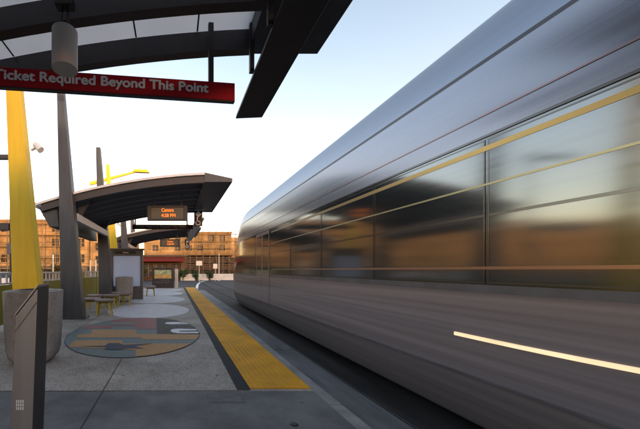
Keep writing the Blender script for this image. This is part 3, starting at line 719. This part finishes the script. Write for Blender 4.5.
def panes(wins, y, parent, depth=.35, m=None, mull=True):
    base = {}
    for a,b,c,d in wins:
        key = (round(b-a,2), round(d-c,2))
        if key not in base:
            mb = MB().box(0,b-a,0,.03,0,d-c)
            if mull: mb.box((b-a)/2-.04,(b-a)/2+.04,-.04,-.002,0,d-c,1); mb.box(0,b-a,-.035,-.0025,(d-c)*.45,(d-c)*.45+.08,1)
            o = mb.build('window', [m or M['opening'], M['plank']], parent); base[key] = o
        else:
            o = base[key].copy(); C.objects.link(o); o.parent = parent
        o.location = (a, y+depth-.02, c)

# long timber-clad building on the left
Y1 = 52.
r = empty('timber_building', (-50,0,STREET), 'long sunlit golden timber clad building site behind the left fence', 'building')
r.location = (0,0,0)
wins = []
for i in range(19):
    x = -96+i*4.4
    for z in (2.6, 5.3, 7.9): 
        if (i*7+int(z))%5: wins.append((x,x+1.25,z,z+1.35))
wins = [w_ for w_ in wins if w_[1] < -15.5]
facade(-97,-15,1.9,9.8,Y1,wins,M['osb'],r); panes(wins,Y1,r)
wb = [(-96+i*6.0,-93.4+i*6.0,STREET+.3,1.5) for i in range(13)]
facade(-97,-15,STREET,1.898,Y1+.05,wb,M['base_dark'],r,'lower_wall'); panes(wb,Y1+.05,r,mull=False)
MB().box(-97.2,-14.8,Y1-.15,Y1+9.2,9.802,10.0).build('parapet', M['osb2'], r)
k = MB()
for z in (1.95,4.7,7.3): k.box(-97,-15,Y1-.10,Y1-.004,z,z+.16)
k.build('floor_band', M['plank'], r)
w2 = [(-13.9+i*2.6,-12.8+i*2.6,z,z+1.3) for i in range(3) for z in (2.4,4.7)]
facade(-14.78,-7.2,1.9,6.9,Y1+1.0,w2,M['osb2'],r,'annex_wall'); panes(w2,Y1+1.0,r)
facade(-14.78,-7.2,STREET,1.898,Y1+1.05,[],M['base_dark'],r,'annex_lower_wall')
MB().box(-14.78,-7.0,Y1+.85,Y1+10.2,6.902,7.1).build('annex_parapet', M['plank'], r)
# scaffold in front of it
def scaffold(name_label, x0, x1, dx, z1, dz, y, depth=1.1):
    r = empty('scaffold', (x0,y,STREET), name_label, 'scaffold', None); L = x1-x0; n = round(L/dx)
    pole = brace = None
    for i in range(n+1):
        for yy in (0, depth):
            if pole is None: pole = MB().tube((0,0,0),(0,0,z1-STREET),.05,n=6).build('pole', M['tube'], r); o = pole
            else: o = pole.copy(); C.objects.link(o); o.parent = r
            o.location = (i*dx, yy, .004)
    z = 1.8; lv = 0
    while z < z1-STREET:
        MB().box(-.3,L+.3,.10,depth-.1,z,z+.06).build('deck', M['plank'], r)
        t = MB().box(-.3,L+.3,-.045,-.0,z+.5,z+.55); t.box(-.3,L+.3,-.045,0,z+1.0,z+1.05); t.build('guard_rail', M['tube'], r)
        for i in range(lv%2, n, 2):
            if brace is None: brace = MB().tube((0,0,0),(dx,0,1.8),.025,n=5).build('brace', M['tube'], r); o = brace
            else: o = brace.copy(); C.objects.link(o); o.parent = r
            o.location = (i*dx,-.03,z-1.7)
        z += dz; lv += 1
    return r
scaffold('tube scaffold with plank decks in front of the long timber building at left', -40,-16,2.0,10.6,1.9,Y1-1.6)
# centre building
Y2 = 70.
r = empty('brown_building', (0,0,0), 'golden topped brown building under construction straight down the track', 'building')
wu = [(-5+i*2.6,-3.7+i*2.6,z,z+1.35) for i in range(7) for z in (5.7,8.0) if (i*3+int(z))%4]
facade(-7,13.4,4.7,9.9,Y2,wu,M['osb2'],r,'upper_wall'); panes(wu,Y2,r)
wl = [(-5.8+i*2.7,-3.8+i*2.7,z,z+1.1) for i in range(7) for z in (.4,2.6)]
facade(-7,13.4,STREET,4.698,Y2+.06,wl,M['brown'],r,'lower_wall'); panes(wl,Y2+.06,r,mull=False)
MB().box(-7.2,13.6,Y2-.2,Y2+9.2,9.902,10.15).build('parapet', M['plank'], r)
MB().box(-7.2,13.6,Y2-.25,Y2-.004,4.55,4.75).build('floor_band', M['brown'], r)
MB().box(-6.4,-2.2,Y2+1,Y2+6,10.152,11.9).build('stair_tower', M['osb2'], r)
facade(13.42,30,STREET,4.2,Y2+1.2,[],M['brown'],r,'side_lower_wall')
w3 = [(14.3+i*2.6,15.6+i*2.6,z,z+1.2) for i in range(6) for z in (4.9,6.9)]
facade(13.42,30,4.202,9.0,Y2+1.2,w3,M['osb'],r,'side_upper_wall'); panes(w3,Y2+1.2,r)
scaffold('pale tube scaffold with plank decks fronting the brown building down the track', 2.2,14.2,1.5,10.4,1.6,Y2-1.6)
# low shop
r = empty('shop_building', (0,0,0), 'low brown shop with a red awning strip beyond the poster board', 'building')
ws = [(-7+i*2.2,-5.5+i*2.2,.2,2.2) for i in range(4)]
facade(-8,2.0,STREET,3.4,47,ws,M['shop'],r,back=7); panes(ws,47,r,mull=True)
MB().box(-8.2,2.2,46.8,54.2,3.402,3.55).build('roof', M['roofdark'], r)
MB().hexa([(-5.2,45.6,2.55),(1.6,45.6,2.55),(1.6,46.99,2.75),(-5.2,46.99,2.75)],[(-5.2,45.6,2.80),(1.6,45.6,2.80),(1.6,46.99,3.25),(-5.2,46.99,3.25)]).build('awning', M['awning'], r)

# ------------------------------------------------------------------ barriers, street signs, shrubs
b = None
for x, y, L, lb in ((2.1,46.0,2.2,'white barrier block at left of the roadside shrubs'),(4.6,47.0,1.6,'short white barrier block between two roadside shrubs'),(8.0,48.0,4.4,'long white barrier block right of the roadside shrubs')):
    o = MB().hexa([(-L/2,-.32,0),(L/2,-.32,0),(L/2,.32,0),(-L/2,.32,0)],[(-L/2,-.14,1.0),(L/2,-.14,1.0),(L/2,.14,1.0),(-L/2,.14,1.0)]).build('road_barrier', M['barrier'], bevel=.03)
    o.location = (x,y,STREET+.002); tag(o, lb, 'barrier', 'white roadside barriers')
def street_sign(loc, h, wd, ht, lb):
    r = empty('street_sign', loc, lb, 'street sign', 'white backed street signs')
    MB().tube((0,0,0),(0,0,h),.035,n=8).build('post', M['galv'], r); MB().box(-wd/2,wd/2,-.05,-.036,h-ht-.02,h-.02).build('plate', M['post_white'], r)
street_sign((3.35,40,STREET), 2.85,.8,.62,'taller white street sign, left of two beyond the platform')
street_sign((6.05,44,STREET), 2.55,.62,.7,'smaller white street sign, right of two beyond the platform')
r = empty('light_post', (6.9,46,STREET), 'slim pale post rising right of the white street signs', 'post'); MB().tube((0,0,0),(0,0,4.2),.07,.05,10).build('shaft', M['post_white'], r); MB().lathe([(.16,0),(.16,.06),(.09,.1)],12).build('base', M['post_white'], r)
wp = None
for x, y, h, lb in ((-13.3,33,3.2,'white post just right of the broad yellow pylon'),(-12.2,33,2.9,'white post left of the near dark pylon'),(-9.2,33,2.6,'white post between the two dark pylons, left one'),(-8.6,33,2.6,'white post between the two dark pylons, right one')):
    r = empty('boundary_post', (x,y,STREET), lb, 'post', 'slim white posts beyond the fence'); MB().tube((0,0,0),(0,0,h),.07,n=8).build('shaft', M['post_white'], r); MB().lathe([(.09,h),(.09,h+.05),(.02,h+.1)],8).build('cap', M['post_white'], r)
def shrub(loc, w_, d_, h_, lb, m='leaf', n=420, ls=.16, cat='shrub', grp='green roadside shrubs', nm='shrub'):
    r = empty(nm, loc, lb, cat, grp); mb = MB(); rnd = random.Random(hash(lb) % 9999 if False else int(loc[0]*100+loc[1]*7))
    lobes = [(rnd.uniform(-.5,.5)*w_, rnd.uniform(-.5,.5)*d_, rnd.uniform(.35,.8)*h_, rnd.uniform(.25,.45)) for _ in range(7)]
    for i in range(n):
        lx,ly,lz,lr = rnd.choice(lobes); v = Vector((rnd.gauss(0,1),rnd.gauss(0,1),rnd.gauss(0,1))).normalized()*rnd.uniform(.5,1)**.5
        p = Vector((lx+v.x*lr*w_*.6, ly+v.y*lr*d_*.6, max(.05, lz+v.z*lr*h_*.6)))
        a = Vector((rnd.gauss(0,1),rnd.gauss(0,1),rnd.gauss(0,1))).normalized(); b_ = a.orthogonal().normalized(); s = ls*rnd.uniform(.6,1.3)
        mb.add([p-a*s, p+b_*s*.5, p+a*s, p-b_*s*.5], [(0,1,2,3)])
    mb.build('foliage', M[m], r)
    k = MB()
    for q in lobes[:4]: k.tube((0,0,0),(q[0]*.7,q[1]*.7,q[2]*.8),.035,.015,6)
    k.build('stems', M['bark'], r)
for x,y,w_,h_,lb in ((1.3,45.0,1.6,1.9,'bushy green shrub left of all the white barriers'),(3.45,46.2,1.0,1.6,'green shrub between the left and middle white barriers'),(5.5,46.6,1.1,1.7,'green shrub between the middle and long white barriers')):
    shrub((x,y,STREET), w_, 1.2, h_, lb)
for x,y,w_,h_,lb in ((-15.6,42,3.2,2.6,'dark olive bush behind the fence, right of yellow pylon'),(-20.5,43,4.0,2.2,'wide dark bush behind the parked white car'),(-8.6,44,3.0,2.3,'bush behind the fence between the two dark pylons'),(-5.2,44,2.2,2.4,'brownish bush just right of the blue kiosk, before the shop')):
    shrub((x,y,STREET), w_, 1.6, h_, lb, 'leaf2', 520, .2, 'bush', 'dry bushes beyond the fence', 'bush')
# painted kerb line curving with the road
k = MB(); pts = [(1.7,22.5),(1.9,25.4),(2.6,33),(3.5,40),(4.4,44),(5.8,49),(8.5,54),(14,57),(26,58.5)]
for i in range(len(pts)-1):
    p = Vector((*pts[i],STREET+.012)); q = Vector((*pts[i+1],STREET+.012)); n_ = (q-p).cross(Vector((0,0,1))).normalized()*.12
    k.add([p-n_,q-n_,q+n_,p+n_], [(3,2,1,0)])
tag(k.build('road_line', M['paint_white']), kind='structure')

# ------------------------------------------------------------------ parked cars
def car(loc, rz, paint, lb):
    r = empty('parked_car', loc, lb, 'car', 'cars parked beyond the fence', rz)
    side = [(-2.15,.35),(-2.2,.62),(-2.05,.88),(-1.35,.95),(1.05,.92),(1.95,.80),(2.2,.62),(2.2,.32)]
    cab = [(-1.75,.952),(-1.15,1.38),(-.75,1.45),(.15,1.45),(.45,1.40),(1.15,.93)]
    def ext(poly, hw0, hw1=None):
        n = len(poly); zt = max(p[1] for p in poly); zb = min(p[1] for p in poly); hw1 = hw1 or hw0
        w_ = lambda z: hw0+(hw1-hw0)*(z-zb)/(zt-zb)
        return MB().add([(x,-w_(z),z) for x,z in poly]+[(x,w_(z),z) for x,z in poly], [tuple(range(n)), tuple(range(2*n-1,n-1,-1))]+[(i,n+i,n+(i+1)%n,(i+1)%n) for i in range(n)])
    ext(side, .88).build('body', paint, r, bevel=.05); ext(cab, .82, .62).build('cabin', paint, r, bevel=.03)
    for s in (-1,1):
        def wn(a): 
            return MB().add([(x, s*(.82+(.62-.82)*(z-.93)/(1.45-.93)+.006), z) for x,z in a], [tuple(range(len(a)))]).build('side_window', M['glass'], r)
        wn([(-1.45,1.0),(-1.08,1.33),(-.35,1.37),(-.35,1.0)]); wn([(-.28,1.0),(-.28,1.37),(.25,1.36),(.85,1.0)])
        for x in (-1.35,1.38):
            w_ = MB().tube((x,s*.72,.32),(x,s*.90,.32),.32,n=20).build('wheel', M['rubber'], r); MB().tube((x,s*.9005,.32),(x,s*.908,.32),.19,n=14).build('hub', M['galv'], w_)
    MB().hexa([(.56,-.62,1.36),(1.12,-.76,.97),(1.12,.76,.97),(.56,.62,1.36)],[(.575,-.62,1.375),(1.135,-.76,.985),(1.135,.76,.985),(.575,.62,1.375)]).build('windscreen', M['glass'], r)
    for s in (-1,1): MB().box(2.14,2.215,s*.62-.14,s*.62+.14,.60,.72).build('headlight', M['lamp_white'], r)
car((-13.0,23.5,STREET+.003), R(6), M['car_paint'], 'white car parked beyond the fence at far left')
car((-19.2,26.0,STREET+.003), R(4), M['car_paint2'], 'silver car parked beyond the fence at the left edge')

# ------------------------------------------------------------------ unseen block added behind the viewer to keep the low sun off the platform
r = empty('sun_blocker', (0,0,0), 'unseen dark block added behind the platform to shade it from the low sun', 'building')
wo = [(-30+i*3.2,-28.2+i*3.2,z,z+1.5) for i in range(34) for z in (1.0,4.2)]
MB().box(46,112,-42.5,-30.5,8.41,14.6).build('upper_wall', M['shop'], r)  # taller end added to shade the shop and the lower brown building
MB().box(-20,112,-42,-30,STREET+.004,8.2).build('wall', M['shop'], r)  # main body of the added sun blocker
MB().box(-20.2,112.2,-42.2,-29.8,8.202,8.4).build('roof', M['roofdark'], r)  # top slab of the added sun blocker
for i in range(12): MB().box(-18+i*9,-13+i*9,-29.99,-29.9,1,6.5).build('window', M['glass'], r)  # glass panes on the added sun blocker
